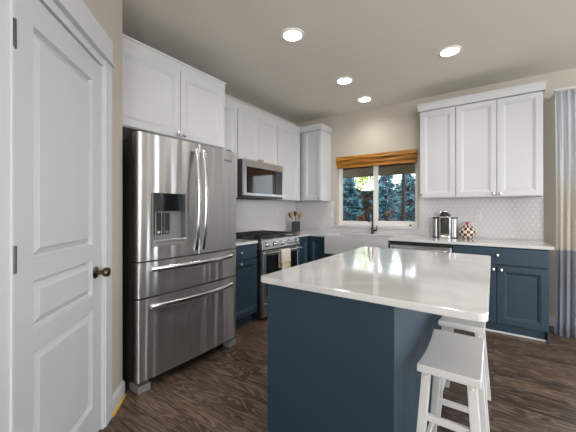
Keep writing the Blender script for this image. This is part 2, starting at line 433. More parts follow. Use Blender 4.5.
# baseboard on the short piece of pantry wall, shoe moulding below it
mb = MB(); mb.prism([(0, .012), (.016, .012), (.016, .082), (.010, .098), (0, .102)], 0, DT0-CW, axis='x')
struct(mb, 'baseboard_pantry', 'white_trim', **T45)
mb = MB(); mb.prism([(0, 0), (.026, 0), (.022, .011), (0, .0118)], 0.0, DT0-CW, axis='x')
struct(mb, 'trim_2', 'yellow_wood', **T45)

# the door itself, origin at hinge side bottom; local x from knob side to hinge side
dx0, dx1 = DT0+.017, DT1-.015
mb = MB()
face = -.004; back = -.040
st = .10
panels = [(1.065, 1.955), (.795, .985), (.19, .715)]
zs = [.012, .19, .715, .795, .985, 1.065, 1.955, DH-.016]
mb.box(dx0, dx0+st, back, face, .012, DH-.016); mb.box(dx1-st-.015, dx1, back, face, .012, DH-.016)
for a, c in ((.012, .19), (.715, .795), (.985, 1.065), (1.955, DH-.016)): mb.box(dx0+st, dx1-st-.015, back, face, a, c)
for a, c in panels:
    mb.nested(dx0+st, dx1-st-.015, a, c, [(0, face), (.009, face-.019), (.012, face-.020), (.042, face-.002), (.05, face-.002)])
door = mb.build('door_1', 'door_white', **T45); door['kind'] = 'structure'
# hinges and knob
for z in (1.86, 1.085, .26):
    h = MB(); h.lathe([(.008, -.047), (.008, .047)], c=(dx1+.004, .008, z), seg=10); h.box(dx1-.018, dx1+.012, -.003, .0035, z-.045, z+.045)
    h.build('door_hinge', 'hinge_metal', parent=door)
k = MB(); k.lathe([(.033, face), (.033, face+.004), (.026, face+.010), (.012, face+.012), (.011, face+.035), (.020, face+.040), (.026, face+.050), (.027, face+.058), (.022, face+.070), (.006, face+.074)], c=(dx0+.064, 0, .912), seg=24, axis='y')
k.build('door_knob', 'brass', parent=door)

# baseboards elsewhere
mb = MB(); mb.box(.47, PX0-.07, YB-.015, YB, 0, .1); struct(mb, 'baseboard_back', 'white_trim')
mb = MB(); mb.box(XR-.015, XR, YR, YB, 0, .1); struct(mb, 'baseboard_right', 'white_trim')
# patio door casing and frame behind the curtain
mb = MB()
mb.box(PX0-.07, PX0, YB-.018, YB, 0, PZ1+.07); mb.box(PX1, PX1+.07, YB-.018, YB, 0, PZ1+.07); mb.box(PX0, PX1, YB-.018, YB, PZ1, PZ1+.07)
struct(mb, 'trim_3', 'white_trim', bevel=.002)
mb = MB()
for a, c in ((PX0, 2.0), (2.0, PX1)):
    mb.box(a+.002, a+.07, YB+.04, YB+.09, 0.001, PZ1-.002); mb.box(c-.07, c-.002, YB+.04, YB+.09, 0.001, PZ1-.002)
    mb.box(a+.07, c-.07, YB+.04, YB+.09, 0.001, .12); mb.box(a+.07, c-.07, YB+.04, YB+.09, PZ1-.1, PZ1-.002)
d2 = struct(mb, 'door_2', 'vinyl')
g = MB(); g.box(PX0+.07, 1.93, YB+.062, YB+.068, .12, PZ1-.1); g.box(2.07, PX1-.07, YB+.062, YB+.068, .12, PZ1-.1); g.build('pane', 'window_glass', parent=d2)
# right and rear window frames, unseen and added for the fill light
def frame_window(name, axis, a0, a1, z0, z1, c, n):
    mb = MB()
    def bx(p0, p1, q0, q1):
        if axis == 'x': mb.box(p0, p1, c, c+.05, q0, q1)
        else: mb.box(c, c+.05, p0, p1, q0, q1)
    bx(a0, a0+.05, z0, z1); bx(a1-.05, a1, z0, z1); bx(a0+.05, a1-.05, z0, z0+.05); bx(a0+.05, a1-.05, z1-.05, z1)
    for i in range(1, n):
        x = a0+(a1-a0)*i/n; bx(x-.04, x+.04, z0+.05, z1-.05)
    struct(mb, name, 'vinyl')
frame_window('window_2', 'y', -.5, 2.9, .5, 2.4, XR+.04, 3)
frame_window('window_3', 'x', .1, 3.1, .5, 2.4, YR-.09, 3)

# kitchen window
mb = MB()
fy0, fy1 = YB+.085, YB+.14
a, c, z0, z1 = WX0, WX1, WZ0, WZ1
mb.box(a, a+.045, fy0, fy1, z0, z1); mb.box(c-.045, c, fy0, fy1, z0, z1); mb.box(a+.045, c-.045, fy0, fy1, z0, z0+.05); mb.box(a+.045, c-.045, fy0, fy1, z1-.045, z1)
xm = -1.440
mb.box(xm-.028, xm+.028, fy0-.01, fy1, z0+.05, z1-.045)
mb.box(xm+.028, c-.045, fy0+.01, fy1-.01, z0+.05, z0+.075); 
mb.box(a+.045, xm-.028, fy0+.01, fy1-.01, z0+.05, z0+.062)
win = struct(mb, 'window_1', 'vinyl', bevel=.002)
g = MB(); g.box(a+.045, xm-.028, YB+.112, YB+.118, z0+.062, z1-.045); g.box(xm+.028, c-.045, YB+.112, YB+.118, z0+.075, z1-.045); g.build('window_pane', 'window_glass', parent=win)
g = MB(); g.box(c-.12, c-.095, fy0-.012, fy0-.0005, z0+.012, z0+.03); g.build('window_latch', 'matte_black', parent=win)
s_ = MB(); s_.box(WX0-.045, WX1+.03, YB-.045, fy0, WZ0-.022, WZ0-.0005); s_.build('window_sill', 'white_trim', parent=win, bevel=.003)

# backsplash tiles
mb = MB(); t = .008
mb.box(XW, XW+t, 2.0, YB, ZT+.001, 1.399)
struct(mb, 'trim_4', 'hex_tile')
mb = MB()
mb.box(XW+t, WX0-.045, YB-t, YB, ZT+.001, 1.399); mb.box(WX0-.045, WX1+.03, YB-t, YB, ZT+.001, WZ0-.023); mb.box(WX1+.03, .455, YB-t, YB, ZT+.001, 1.399)
struct(mb, 'trim_5', 'hex_tile')

# ------------------------------------------------------------------ cabinets
def panel_door(w, h, x0, z0, y=-.02, th=.019, stile=.058, flat=False, knob=None, name='door', m='white_cabinet', parent=None, slab=False):
    """framed door in the xz plane, front at y, facing -y"""
    mb = MB()
    if slab:
        mb.nested(x0, x0+w, z0, z0+h, [(0, y+th), (0, y+.005), (.006, y), (.02, y)])
    else:
        mb.nested(x0, x0+w, z0, z0+h, [(0, y+th), (0, y+.002), (.002, y), (stile-.006, y), (stile, y+.005), (stile+.006, y+.005), (stile+.020, y+.014), (stile+.03, y+.014)])
    mb.b.faces.new([v for v in mb.b.verts[:4]][::-1]) if False else None
    d = mb.build(name, m, parent)
    if knob:
        kx, kz, km = knob
        k = MB(); k.lathe([(.009, y+.002), (.008, y-.008), (.007, y-.013), (.016, y-.018), (.019, y-.025), (.015, y-.032), (.004, y-.035)], c=(kx, 0, kz), seg=16, axis='y')
        k.build('knob', km, parent=d)
    return d

def upper(label, loc, rz, w, z0, z1, depth, doors, m='white_cabinet', km='chrome', group=None, extra=0):
    """doors: list of (x0, width, knob side or None)"""
    t = thing('wall_cabinet', label, 'cabinet', (loc[0], loc[1], z0), rz, group)
    h = z1-z0
    b = MB(); b.box(0, w, 0, depth-.001, 0, h); b.build('cabinet_body', m, t, bevel=.0015)
    for x, dw, ks in doors:
        kn = None
        if ks == 'l': kn = (x+.03, .035, km)
        if ks == 'r': kn = (x+dw-.03, .035, km)
        panel_door(dw, h-.012, x, .006, knob=kn, parent=t, m=m)
    return t

ZU0, ZU1 = 1.40, 2.47
LW = PI/2     # rotation for cabinets on the left wall (face +x, local x -> +y)
# above fridge
fc = upper('wide white two-door wall cabinet above the stainless refrigerator', (-2.255, 1.015), LW, 1.085, 1.876, ZU1, .554,
           [(.012, .545, 'r'), (.562, .515, 'l')])
# filler piece / narrow upper next to fridge
u1 = upper('narrow white wall cabinet between the refrigerator cabinet and the microwave cabinet', (-2.50, 2.11), LW, .417, ZU0, ZU1, .31, [(.006, .405, None)])
u2 = upper('short white two-door wall cabinet directly above the microwave', (-2.50, 2.529), LW, .782, 1.862, ZU1, .31, [(.006, .383, 'r'), (.393, .383, 'l')])
u3 = upper('tall white single-door wall cabinet right of the microwave in the corner', (-2.50, 3.313), LW, .625, ZU0, ZU1, .31, [(.006, .545, None)])
# back wall
u4 = upper('tall white wall cabinet left of the window with one narrow door', (-2.498, YB-.31), 0, .368, ZU0, ZU1, .31, [(.055, .308, 'r')])
u5 = upper('white single-door wall cabinet just right of the window', (-.748, YB-.31), 0, .388, ZU0, ZU1, .31, [(.006, .378, 'l')])
u6 = upper('white two-door wall cabinet at the right end above the cookie jar', (-.359, YB-.31), 0, .779, ZU0, ZU1, .31, [(.005, .385, 'r'), (.395, .378, 'l')])

def crown(label, pts, depth_close):
    """pts: front line in plan; moulding extrudes outwards a little with height"""
    mb = MB()
    prof = [(0, ZU1+.0005), (.016, ZU1+.0005), (.018, ZU1+.070), (.026, ZU1+.078), (.026, ZU1+.09), (0, ZU1+.09)]
    P = [Vector(p) for p in pts]
    loops = []
    for i, p in enumerate(P):
        ns = []
        if i > 0: d = (P[i]-P[i-1]).normalized(); ns.append(Vector((d.y, -d.x)))
        if i < len(P)-1: d = (P[i+1]-P[i]).normalized(); ns.append(Vector((d.y, -d.x)))
        n = sum(ns, Vector((0, 0))); n = n.normalized()
        n = n/max(.3, n.dot(ns[0]))
        loops.append([(p.x+n.x*o, p.y+n.y*o, z) for o, z in prof])
    mb.loft(loops, smooth=False)
    o = mb.build('crown_moulding', 'white_cabinet')
    return tag(o, label, 'moulding')
# order of the points keeps the outward normal (d.y,-d.x) towards the room
crown('white crown moulding on top of the cabinet above the refrigerator', [(-2.276, 1.02), (-2.276, 2.101), (-2.46, 2.101)][:2] + [(-2.276, 2.101)][:0] + [(-2.47, 2.101)], 0)
crown('long white crown moulding running over the microwave cabinets and round the corner', [(-2.521, 2.137), (-2.521, YB-.331), (-2.129, YB-.331), (-2.129, YB-.001)], 0)
crown('white crown moulding on top of the cabinets right of the window', [(-.749, YB-.001), (-.749, YB-.331), (.421, YB-.331), (.421, YB-.001)], 0)

# base cabinets --------------------------------------------------
def base(label, loc, rz, w, parts, depth=.60, name='base_cabinet', m='blue_cabinet', toe=True, group=None):
    t = thing(name, label, 'cabinet', (loc[0], loc[1], 0), rz, group)
    b = MB(); b.box(0, w, 0, depth, .105, ZT-.031); b.build('cabinet_body', m, t, bevel=.0015)
    if toe:
        b = MB(); b.box(0.001, w-.001, .055, .075, 0.001, .105); b.build('toe_kick', m, t)
    for kind, x, pw, z0, z1, kn in parts:
        if kind == 'drawer': panel_door(pw, z1-z0, x, z0, knob=kn, name='drawer', m=m, parent=t, slab=True)
        else: panel_door(pw, z1-z0, x, z0, knob=kn, name='door', m=m, parent=t)
    return t
ch = 'chrome'
bl = base('narrow blue base cabinet with one drawer and one door between refrigerator and range', (XF, 2.055), LW, .468,
     [('drawer', .004, .460, .725, .875, (.19, .80, ch)), ('door', .004, .460, .118, .715, (.19, .682, ch))])
# corner, left wall side beyond the range
bc = base('blue corner base cabinet with a narrow front just right of the range', (XF, 3.318), LW, .32,
     [('door', .004, .312, .118, .875, None)], depth=.60)
bb = base('blue base cabinet with one door in the corner left of the white apron sink', (XF+.002, YF), 0, .281,
     [('door', .03, .247, .118, .875, None)])
bs = thing('sink_cabinet', 'low blue base cabinet under the white apron sink', 'cabinet', (-1.905, YF, 0))
b = MB(); b.box(0, .865, 0, .02, .105, .655); b.box(0, .02, .02, .6, .105, .655); b.box(.845, .865, .02, .6, .105, .655); b.box(.02, .845, .58, .6, .105, .655); b.box(.02, .845, .02, .58, .105, .125); b.build('cabinet_body', 'blue_cabinet', bs)
b = MB(); b.box(.001, .864, .055, .075, .001, .105); b.build('toe_kick', 'blue_cabinet', bs)
panel_door(.425, .53, .004, .118, m='blue_cabinet', parent=bs, knob=(.40, .60, ch)); panel_door(.425, .53, .436, .118, m='blue_cabinet', parent=bs, knob=(.465, .60, ch))
# dishwasher
dw = thing('dishwasher', 'stainless dishwasher with a black top edge between the sink and the right cabinet', 'dishwasher', (-1.034, YF, 0))
b = MB(); b.box(.004, .666, .0, .58, .1, ZT-.032); b.box(.02, .65, .05, .3, .001, .1); b.build('body', 'matte_black', dw)
b = MB(); b.prism([(.006, -.018), (.02, -.024), (.65, -.024), (.664, -.018), (.664, 0), (.006, 0)], .11, .838); b.build('door', 'stainless_plain', dw, bevel=.002)
b = MB(); b.tube([(.05, -.024, .80), (.05, -.058, .80), (.06, -.062, .80), (.60, -.062, .80), (.61, -.058, .80), (.61, -.024, .80)], .011, 8); b.build('handle', 'handle_steel', dw)
br = base('wide blue base cabinet with one drawer over two doors at the right counter end', (-.366, YF), 0, .796,
     [('drawer', .006, .784, .705, .875, (.40, .80, ch)), ('door', .006, .388, .118, .695, (.365, .655, ch)), ('door', .399, .391, .118, .695, (.43, .655, ch))])
e = MB(); e.box(.787, .796, .002, .6, .001, .104); e.build('side_skirt', 'blue_cabinet', br)
e = MB(); e.box(.003, .785, .040, .0545, .001, .016); e.build('shoe_strip', 'plate_white', br)

# countertops
ov = .028
mb = MB(); mb.box(XW+t if False else XW+.001, XF+ov, 2.045, 2.522, ZT-.03, ZT)
tag(mb.build('countertop', 'quartz', bevel=.003), 'short white quartz countertop between the refrigerator and the range', 'countertop')
SX0, SX1 = -1.900, -1.045
mb = MB()
P = [(XW+.001, 3.322), (XF+ov, 3.322), (XF+ov, YF-ov), (SX0, YF-ov), (SX0, YB-.15), (SX1, YB-.15), (SX1, YF-ov), (.465, YF-ov), (.465, YB-.001), (XW+.001, YB-.001)]
mb.prism(P, ZT-.03, ZT)
tag(mb.build('countertop', 'quartz', bevel=.003), 'long white quartz countertop running round the corner under the window to the right end', 'countertop')
# apron sink
sk = thing('farmhouse_sink', 'white apron-front farmhouse sink under the window', 'sink', (-1.9, YF, .66))
mb = MB()
x0, x1, y0, y1, zt = .001, .854, -.055, YB-.152-YF, ZT-.004-.66
zi = .05; tw = .028
mb.box(x0, x1, y0, y0+.03, 0, zt); mb.box(x0, x1, y1-tw, y1, 0, zt); mb.box(x0, x0+tw, y0+.03, y1-tw, 0, zt); mb.box(x1-tw, x1, y0+.03, y1-tw, 0, zt); mb.box(x0+tw, x1-tw, y0+.03, y1-tw, 0, zi)
mb.build('basin', 'porcelain', sk)
mb = MB(); mb.lathe([(.045, zi), (.045, zi+.003), (.02, zi+.004)], c=(.43, .2, 0), seg=20); mb.build('drain', 'chrome', sk)

# faucet
fx, fyy = -1.425, YB-.085
fa = thing('faucet', 'black high-arc kitchen faucet with side lever behind the sink', 'faucet', (fx, fyy, ZT))
mb = MB(); mb.lathe([(.027, 0), (.027, .006), (.021, .012), (.019, .07), (.016, .085), (.014, .10)], seg=20); 
path = [(0, 0, .09), (0, 0, .30)] + [(0, -.075+.075*math.cos(a), .30+.075*math.sin(a)) for a in [PI*i/10 for i in range(1, 11)]] + [(0, -.15, .27)]
mb.tube(path, .0125, 12); mb.build('spout', 'dark_bronze', fa)
mb = MB(); mb.lathe([(.016, .17), (.019, .19), (.018, .26), (.014, .275)], c=(0, -.15, 0), seg=16); mb.build('spray_head', 'dark_bronze', fa)
mb = MB(); mb.tube([(.015, 0, .045), (.06, 0, .05)], .012, 10); mb.tube([(.055, 0, .048), (.062, -.005, .085), (.066, -.012, .12)], .006, 8); mb.build('lever', 'dark_bronze', fa)

# ------------------------------------------------------------------ refrigerator
FX, FY0, FW = -1.97, 1.056, .934
fr = thing('refrigerator', 'stainless French-door refrigerator with two bottom drawers and a door water dispenser', 'refrigerator', (FX, FY0, 0), LW)
b = MB(); b.box(.012, FW-.012, .085, .80, .03, 1.765); b.build('case', 'fridge_side', fr, bevel=.004)
b = MB(); b.box(.02, FW-.02, .075, .085, .05, 1.75); b.build('gasket', 'matte_black', fr)
def curve_y(x, w=FW, bulge=.014): k = (x-w/2)/(w/2); return -bulge*(1-k*k)
def front_slab(x0, x1, z0, z1, y_back=.072, r=.012):
    pts = []
    n = 14
    for i in range(n+1):
        x = x0+(x1-x0)*i/n
        y = curve_y(x)
        e = min(x-x0, x1-x)
        if e < r: y += r-math.sqrt(max(0, r*r-(r-e)**2))
        pts.append((x, y))
    # finer rounded ends
    fine = []
    for k in range(5):
        a = k/4*PI/2; fine.append((x0+r-r*math.cos(a), curve_y(x0+r)+r-r*math.sin(a)))
    mid = [p for p in pts if x0+r < p[0] < x1-r]
    fine += mid
    for k in range(5):
        a = PI/2-k/4*PI/2; fine.append((x1-r+r*math.cos(a), curve_y(x1-r)+r-r*math.sin(a)))
    fine += [(x1, y_back), (x0, y_back)]
    mb = MB()
    a = [mb.b.verts.new((p[0], p[1], z0)) for p in fine]; c = [mb.b.verts.new((p[0], p[1], z1)) for p in fine]
    N_ = len(fine); mb.b.faces.new(a[::-1]); mb.b.faces.new(c)
    for i in range(N_):
        f = mb.b.faces.new((a[i], a[(i+1) % N_], c[(i+1) % N_], c[i])); f.smooth = i < N_-3
    return mb
xs = .487
# left door with the dispenser recess cut out
DX0, DX1, DZ0, DZ1 = .095, .375, .995, 1.378
ld = front_slab(.0, xs-.003, .902, 1.79).build('door', 'stainless', fr)
cut = MB(); cut.box(DX0, DX1, -.1, .052, DZ0, DZ1); co = cut.build('cutter', 'stainless')
co.parent = fr
bpy.context.view_layer.update()
md = ld.modifiers.new('cut', 'BOOLEAN'); md.object = co; md.operation = 'DIFFERENCE'; md.solver = 'EXACT'
bpy.context.view_layer.update()
dg = bpy.context.evaluated_depsgraph_get()
nm = bpy.data.meshes.new_from_object(ld.evaluated_get(dg)); ld.modifiers.clear(); ld.data = nm; nm.set_sharp_from_angle(angle=math.radians(30))
bpy.data.objects.remove(co)
rd = front_slab(xs+.003, FW, .902, 1.79).build('door', 'stainless', fr)
# dispenser, a part of the left door
dy = curve_y(.235)-.004
dp = MB()
wl = .008
dp.box(DX0+.001, DX0+wl, dy, .05, DZ0+.001, DZ1-.001); dp.box(DX1-wl, DX1-.001, dy, .05, DZ0+.001, DZ1-.001); dp.box(DX0+wl, DX1-wl, .044, .05, DZ0+.001, DZ1-.001)
dp.box(DX0+wl, DX1-wl, dy, .05, DZ0+.001, DZ0+.03)
dsp = dp.build('dispenser', 'grey_plastic', ld)
dp = MB(); dp.box(DX0+wl, DX1-wl, dy+.001, .043, 1.247, DZ1-.002); dp.build('control_panel', 'glass_black', dsp, bevel=.002)
dp = MB(); dp.box(DX0+wl, DX1-wl, dy-.012, .03, DZ0+.031, DZ0+.05); dp.build('drip_tray', 'handle_steel', dsp, bevel=.003)
for x in (.135, .20):
    p = MB(); p.box(x, x+.042, .008, .016, 1.075, 1.235); pd = p.build('paddle', 'matte_black', dsp, bevel=.004)
    p = MB(); p.box(x-.003, x, .004, .02, 1.075, 1.235); p.box(x+.042, x+.045, .004, .02, 1.075, 1.235); p.lathe([(.001, .004), (.011, .004), (.012, .012)], c=(x+.021, 0, 1.095), seg=12, axis='y'); p.build('paddle_frame', 'chrome', dsp)
# vertical handles (bowed flat bars)
def bow(x, z0, z1, side, parent):
    n = 16; loops = []
    mb = MB()
    for i in range(n+1):
        k = i/n; z = z0+(z1-z0)*k; b_ = math.sin(PI*k)
        y = curve_y(x)-.018-.045*b_**.8; xx = x
        w = .016; d = .008
        loops.append([(xx+w*math.cos(a), y+d*math.sin(a), z) for a in [2*PI*j/10 for j in range(10)]])
    mb.loft(loops)
    for zz in (z0+.012, z1-.012): mb.box(x-.011, x+.011, curve_y(x)-.02, curve_y(x)+.004, zz-.012, zz+.012)
    mb.build('handle', 'handle_steel', parent)
bow(xs-.035, .935, 1.745, 1, ld); bow(xs+.035, .935, 1.745, -1, rd)
# drawers
def hbow(x0, x1, z, parent):
    mb = MB(); loops = []; n = 18
    for i in range(n+1):
        k = i/n; x = x0+(x1-x0)*k; b_ = math.sin(PI*k)
        y = curve_y(x)-.018-.042*b_**.8; zz = z-.004*b_
        loops.append([(x, y+.009*math.cos(a), zz+.019*math.sin(a)) for a in [2*PI*j/10 for j in range(10)]])
    mb.loft(loops)
    for xx in (x0+.012, x1-.012): mb.box(xx-.012, xx+.012, curve_y(xx)-.02, curve_y(xx)+.004, z-.011, z+.011)
    mb.build('handle', 'handle_steel', parent)
dr1 = front_slab(0, FW, .650, .892).build('drawer', 'stainless', fr); hbow(.085, FW-.075, .842, dr1)
dr2 = front_slab(0, FW, .078, .640).build('drawer', 'stainless', fr); hbow(.085, FW-.075, .582, dr2)
for x in (.004, FW-.094):
    b = MB(); b.prism([(x, .0), (x+.09, .0), (x+.09, .12), (x, .12)], .001, .050); b.build('foot', 'grey_plastic', fr, bevel=.004)
b = MB(); b.box(.10, FW-.10, .07, .10, .005, .07); b.build('toe_grille', 'matte_black', fr)
for x in (.03, FW-.09):
    b = MB(); b.box(x, x+.06, .03, .13, 1.7905 if False else 1.79, 1.81); b.build('hinge_cover', 'fridge_side', fr, bevel=.004)
def text(body, size, m, name, parent, loc, rot, ext=.0006):
    cu = bpy.data.curves.new(name, 'FONT'); cu.body = body; cu.size = size; cu.extrude = ext; cu.align_x = 'CENTER'; cu.align_y = 'CENTER'
    o = bpy.data.objects.new(name, cu); COL.objects.link(o)
    bpy.context.view_layer.update()
    me = bpy.data.meshes.new_from_object(o.evaluated_get(bpy.context.evaluated_depsgraph_get()))
    bpy.data.objects.remove(o)
    q = bpy.data.objects.new(name, me); COL.objects.link(q); me.materials.append(M[m]); q.parent = parent; q.location = loc; q.rotation_euler = rot
    return q
text('Whirlpool', .028, 'fridge_side', 'badge', rd, (.80, curve_y(.80)-.0012, 1.70), (PI/2, 0, -.02))

# ------------------------------------------------------------------ range
RX, RY0, RW = -2.115, 2.537, .77
ra = thing('gas_range', 'stainless gas range with black grates and five knobs under the microwave', 'range', (RX, RY0, 0), LW)
D_ = XW*-1+RX  # depth to wall
D_ = -XW+RX-.02
b = MB(); b.box(0.002, RW-.002, .03, D_, .03, .895); b.build('body', 'matte_black', ra)
b = MB(); b.box(0, RW, .012, D_, .896, .918); b.build('cooktop', 'black_plastic', ra, bevel=.003)
b = MB(); b.prism([(.0, .80), (-.008, .806), (.010, .915), (.03, .922), (.075, .922), (.075, .80)], 0, RW, axis='x'); cp = b.build('control_panel', 'stainless_plain', ra, bevel=.002)
for i in range(5):
    x = [.085, .185, .385, .585, .685][i] if False else .085+.15*i
    k = MB(); k.lathe([(.027, .002), (.026, -.010), (.020, -.012), (.019, -.034), (.015, -.037), (.003, -.038)], c=(x, 0, .858), seg=18, axis='y'); kk = k.build('knob', 'handle_steel', cp)
    k = MB(); k.lathe([(.029, .004), (.029, -.004)], c=(x, 0, .858), seg=18, axis='y'); k.build('knob_ring', 'black_plastic', cp)
# oven door
b = MB()
b.nested(.004, RW-.004, .215, .790, [(0, .028), (0, -.008), (.004, -.012), (.055, -.012), (.06, -.008)], cap=False)
od = b.build('oven_door', 'stainless_plain', ra)
b = MB(); b.box(.060, RW-.060, -.009, .02, .272, .732); b.build('window', 'glass_black', od)
b = MB(); b.tube([(.045, -.010, .765), (.045, -.050, .765)], .010, 10); b.tube([(RW-.045, -.010, .765), (RW-.045, -.050, .765)], .010, 10); b.tube([(.025, -.052, .765), (RW-.025, -.052, .765)], .013, 12); b.build('handle', 'handle_steel', od)
b = MB(); b.box(.004, RW-.004, -.010, .028, .045, .205); sd = b.build('storage_drawer', 'stainless_plain', ra, bevel=.003)
b = MB(); b.box(.02, RW-.02, -.022, -.010, .188, .203); b.build('drawer_pull', 'handle_steel', sd, bevel=.003)
for x in (.04, RW-.08):
    for y in (.06, D_-.1):
        b = MB(); b.lathe([(.02, .001), (.02, .03)], c=(x+.02, y, 0), seg=12); b.build('foot', 'matte_black', ra)
# grates: three sections; burners
gw = (RW-.03)/3
for i in range(3):
    g0 = .015+gw*i+.003; g1 = g0+gw-.006; y0, y1 = .05, D_-.04; zt = .962; th = .011
    b = MB()
    for x in (g0, (g0+g1)/2-th/2, g1-th): b.box(x, x+th, y0, y1, zt-.014, zt)
    for yy in (y0, y0+(y1-y0)*.25, (y0+y1)/2-th/2, y0+(y1-y0)*.75, y1-th): b.box(g0+th, g1-th, yy, yy+th, zt-.013, zt-.001)
    for x in (g0, g1-th):
        for yy in (y0, (y0+y1)/2, y1-th): b.box(x, x+th, yy, yy+th, .918, zt-.014)
    b.build('grate', 'cast_iron', ra)
for x, y, r in ((.14, .17, .045), (.14, .45, .038), (.385, .31, .05), (.63, .17, .042), (.63, .45, .038)):
    b = MB(); b.lathe([(r+.012, .918), (r+.010, .926), (r, .928), (r, .938), (r*.6, .941)], c=(x, y, 0), seg=18); b.build('burner', 'cast_iron', ra)
# towel over the oven handle
tw_ = thing('dish_towel', 'cream dish towel with a mustard pattern hanging on the oven door handle', 'towel', (RX+.052, RY0+.275, .765), LW)
mb = MB(); n = 14; m_ = 10; gr = []
prof = []
for i in range(9): prof.append((.019, -.30+.30*i/8)) if False else None
ys = [(.020, -.20), (.019, -.1), (.018, -.02), (.013, .012), (0, .020), (-.013, .013), (-.020, -.02), (-.023, -.12), (-.024, -.20), (-.024, -.26)]
def tow(off):
    rows = []
    for y, z in ys:
        row = []
        for j in range(m_+1):
            x = -.01+.185*j/m_; w = .004*math.sin(j*1.7+z*9)*(1 if z < -.01 else .2)
            L_ = math.hypot(y, z+.0) or 1
            oy = off if y > 0.005 else -off if y < -.005 else 0; oz = off if z > 0 else 0
            row.append((x, y+oy*1+w*(1 if y < 0 else .3)*.6-(.0015 if y < 0 else 0), z+oz))
        rows.append(row)
    return rows
A = [[mb.b.verts.new(p) for p in r] for r in tow(0)]; B = [[mb.b.verts.new(p) for p in r] for r in tow(.003)]
for G in (A, B):
    for r0, r1 in zip(G, G[1:]):
        for j in range(m_): mb.b.faces.new((r0[j], r0[j+1], r1[j+1], r1[j])).smooth = True
for j in range(m_):
    for r in (0, -1): mb.b.faces.new((A[r][j], A[r][j+1], B[r][j+1], B[r][j]))
for i in range(len(ys)-1):
    for j in (0, -1): mb.b.faces.new((A[i][j], A[i+1][j], B[i+1][j], B[i][j]))
mb.build('cloth', 'towel_cloth', tw_)

# ------------------------------------------------------------------ microwave
mw = thing('microwave', 'stainless over-the-range microwave with dark glass door', 'microwave', (-2.39, 2.532, 1.402), LW)
MWW, MH = .776, .456
b = MB(); b.box(0, MWW, .022, .418, 0, MH); b.build('case', 'fridge_side', mw, bevel=.003)
MF = MWW+.014
b = MB(); b.box(0, .05, 0, .022, .03, MH); b.box(MF-.022, MF, 0, .022, .03, MH); b.box(.05, MF-.022, 0, .022, MH-.082, MH); b.box(.05, MF-.022, 0, .022, .03, .058); md_ = b.build('door', 'stainless_plain', mw)
b = MB(); b.box(.0505, .62, .003, .02, .0585, MH-.0825); b.build('door_glass', 'glass_black', md_)
b = MB(); b.box(.622, MF-.0225, .003, .02, .0585, MH-.0825); pn = b.build('keypad', 'black_plastic', md_)
b = MB(); b.box(.0, MWW, .0, .022, .0, .028); b.build('vent_strip', 'black_plastic', mw, bevel=.002)
b = MB(); b.box(.65, .71, .0015, .0029, .32, .34); b.build('clock_display', 'display_glow', pn)
b = MB(); b.box(.15, .62, .06, .30, -.008, -.0002); b.build('underside_grille', 'matte_black', mw)

# ------------------------------------------------------------------ island
IX0, IX1, IY0, IY1 = -.992, -.012, 1.156, 2.68
isl = thing('kitchen_island', 'dark blue kitchen island base with plain end panel facing the camera', 'island', (-.96, 1.195, 0))
L_, Wd = 1.45, .64
b = MB(); b.box(0.022, Wd-.02, .02, L_-.02, .11, ZT-.031); b.box(.08, Wd-.02, .02, L_-.02, .001, .11); b.build('cabinet_body', 'blue_cabinet', isl)
b = MB(); b.prism([(.075, .001), (Wd, .001), (Wd, ZT-.031), (0, ZT-.031), (0, .115), (.075, .115)], 0, .02, axis='y'); b.build('end_panel', 'blue_cabinet', isl, bevel=.001)
b = MB(); b.prism([(.075, .001), (Wd, .001), (Wd, ZT-.031), (0, ZT-.031), (0, .115), (.075, .115)], L_-.02, L_, axis='y'); b.build('end_panel', 'blue_cabinet', isl, bevel=.001)
b = MB(); b.box(Wd-.02, Wd-.002, .021, L_-.021, .001, ZT-.031); b.build('back_panel', 'blue_cabinet', isl)
# doors and drawers on the working side (facing the range)
for i in range(3):
    y0_ = .024+i*(L_-.048)/3; w_ = (L_-.048)/3-.006
    for kind, z0_, z1_ in (('drawer', .725, .875), ('door', .12, .715)):
        mb = MB()
        if kind == 'drawer': pr = [(0, .0215), (0, .003), (.003, 0), (.018, 0), (.022, .003)]
        else: pr = [(0, .0215), (0, .002), (.002, 0), (.052, 0), (.058, .004), (.064, .004), (.08, .012)]
        lp = mb.nested(0, w_, z0_, z1_, pr)
        d = mb.build(kind, 'blue_cabinet', isl, loc=(0, y0_+w_, 0), rot=(0, 0, -PI/2))
        k = MB(); k.lathe([(.007, .002), (.007, -.008), (.005, -.014), (.014, -.018), (.016, -.024), (.013, -.030), (.004, -.033)], c=(w_/2 if kind == 'drawer' else w_-.035, 0, (z0_+z1_)/2 if kind == 'drawer' else z1_-.04), seg=14, axis='y'); k.build('knob', 'chrome', d)
# island top with rounded corners
def rrect(x0, x1, y0, y1, r, n=6):
    pts = []
    for cx, cy, a0 in ((x1-r, y0+r, -PI/2), (x1-r, y1-r, 0), (x0+r, y1-r, PI/2), (x0+r, y0+r, PI)):
        for i in range(n+1):
            a = a0+PI/2*i/n; pts.append((cx+r*math.cos(a), cy+r*math.sin(a)))
    return pts
mb = MB(); mb.prism(rrect(IX0, IX1, IY0, IY1, .035), ZT-.03, ZT)
tag(mb.build('island_countertop', 'quartz', bevel=.005), 'large white glossy quartz countertop on the blue island', 'countertop')

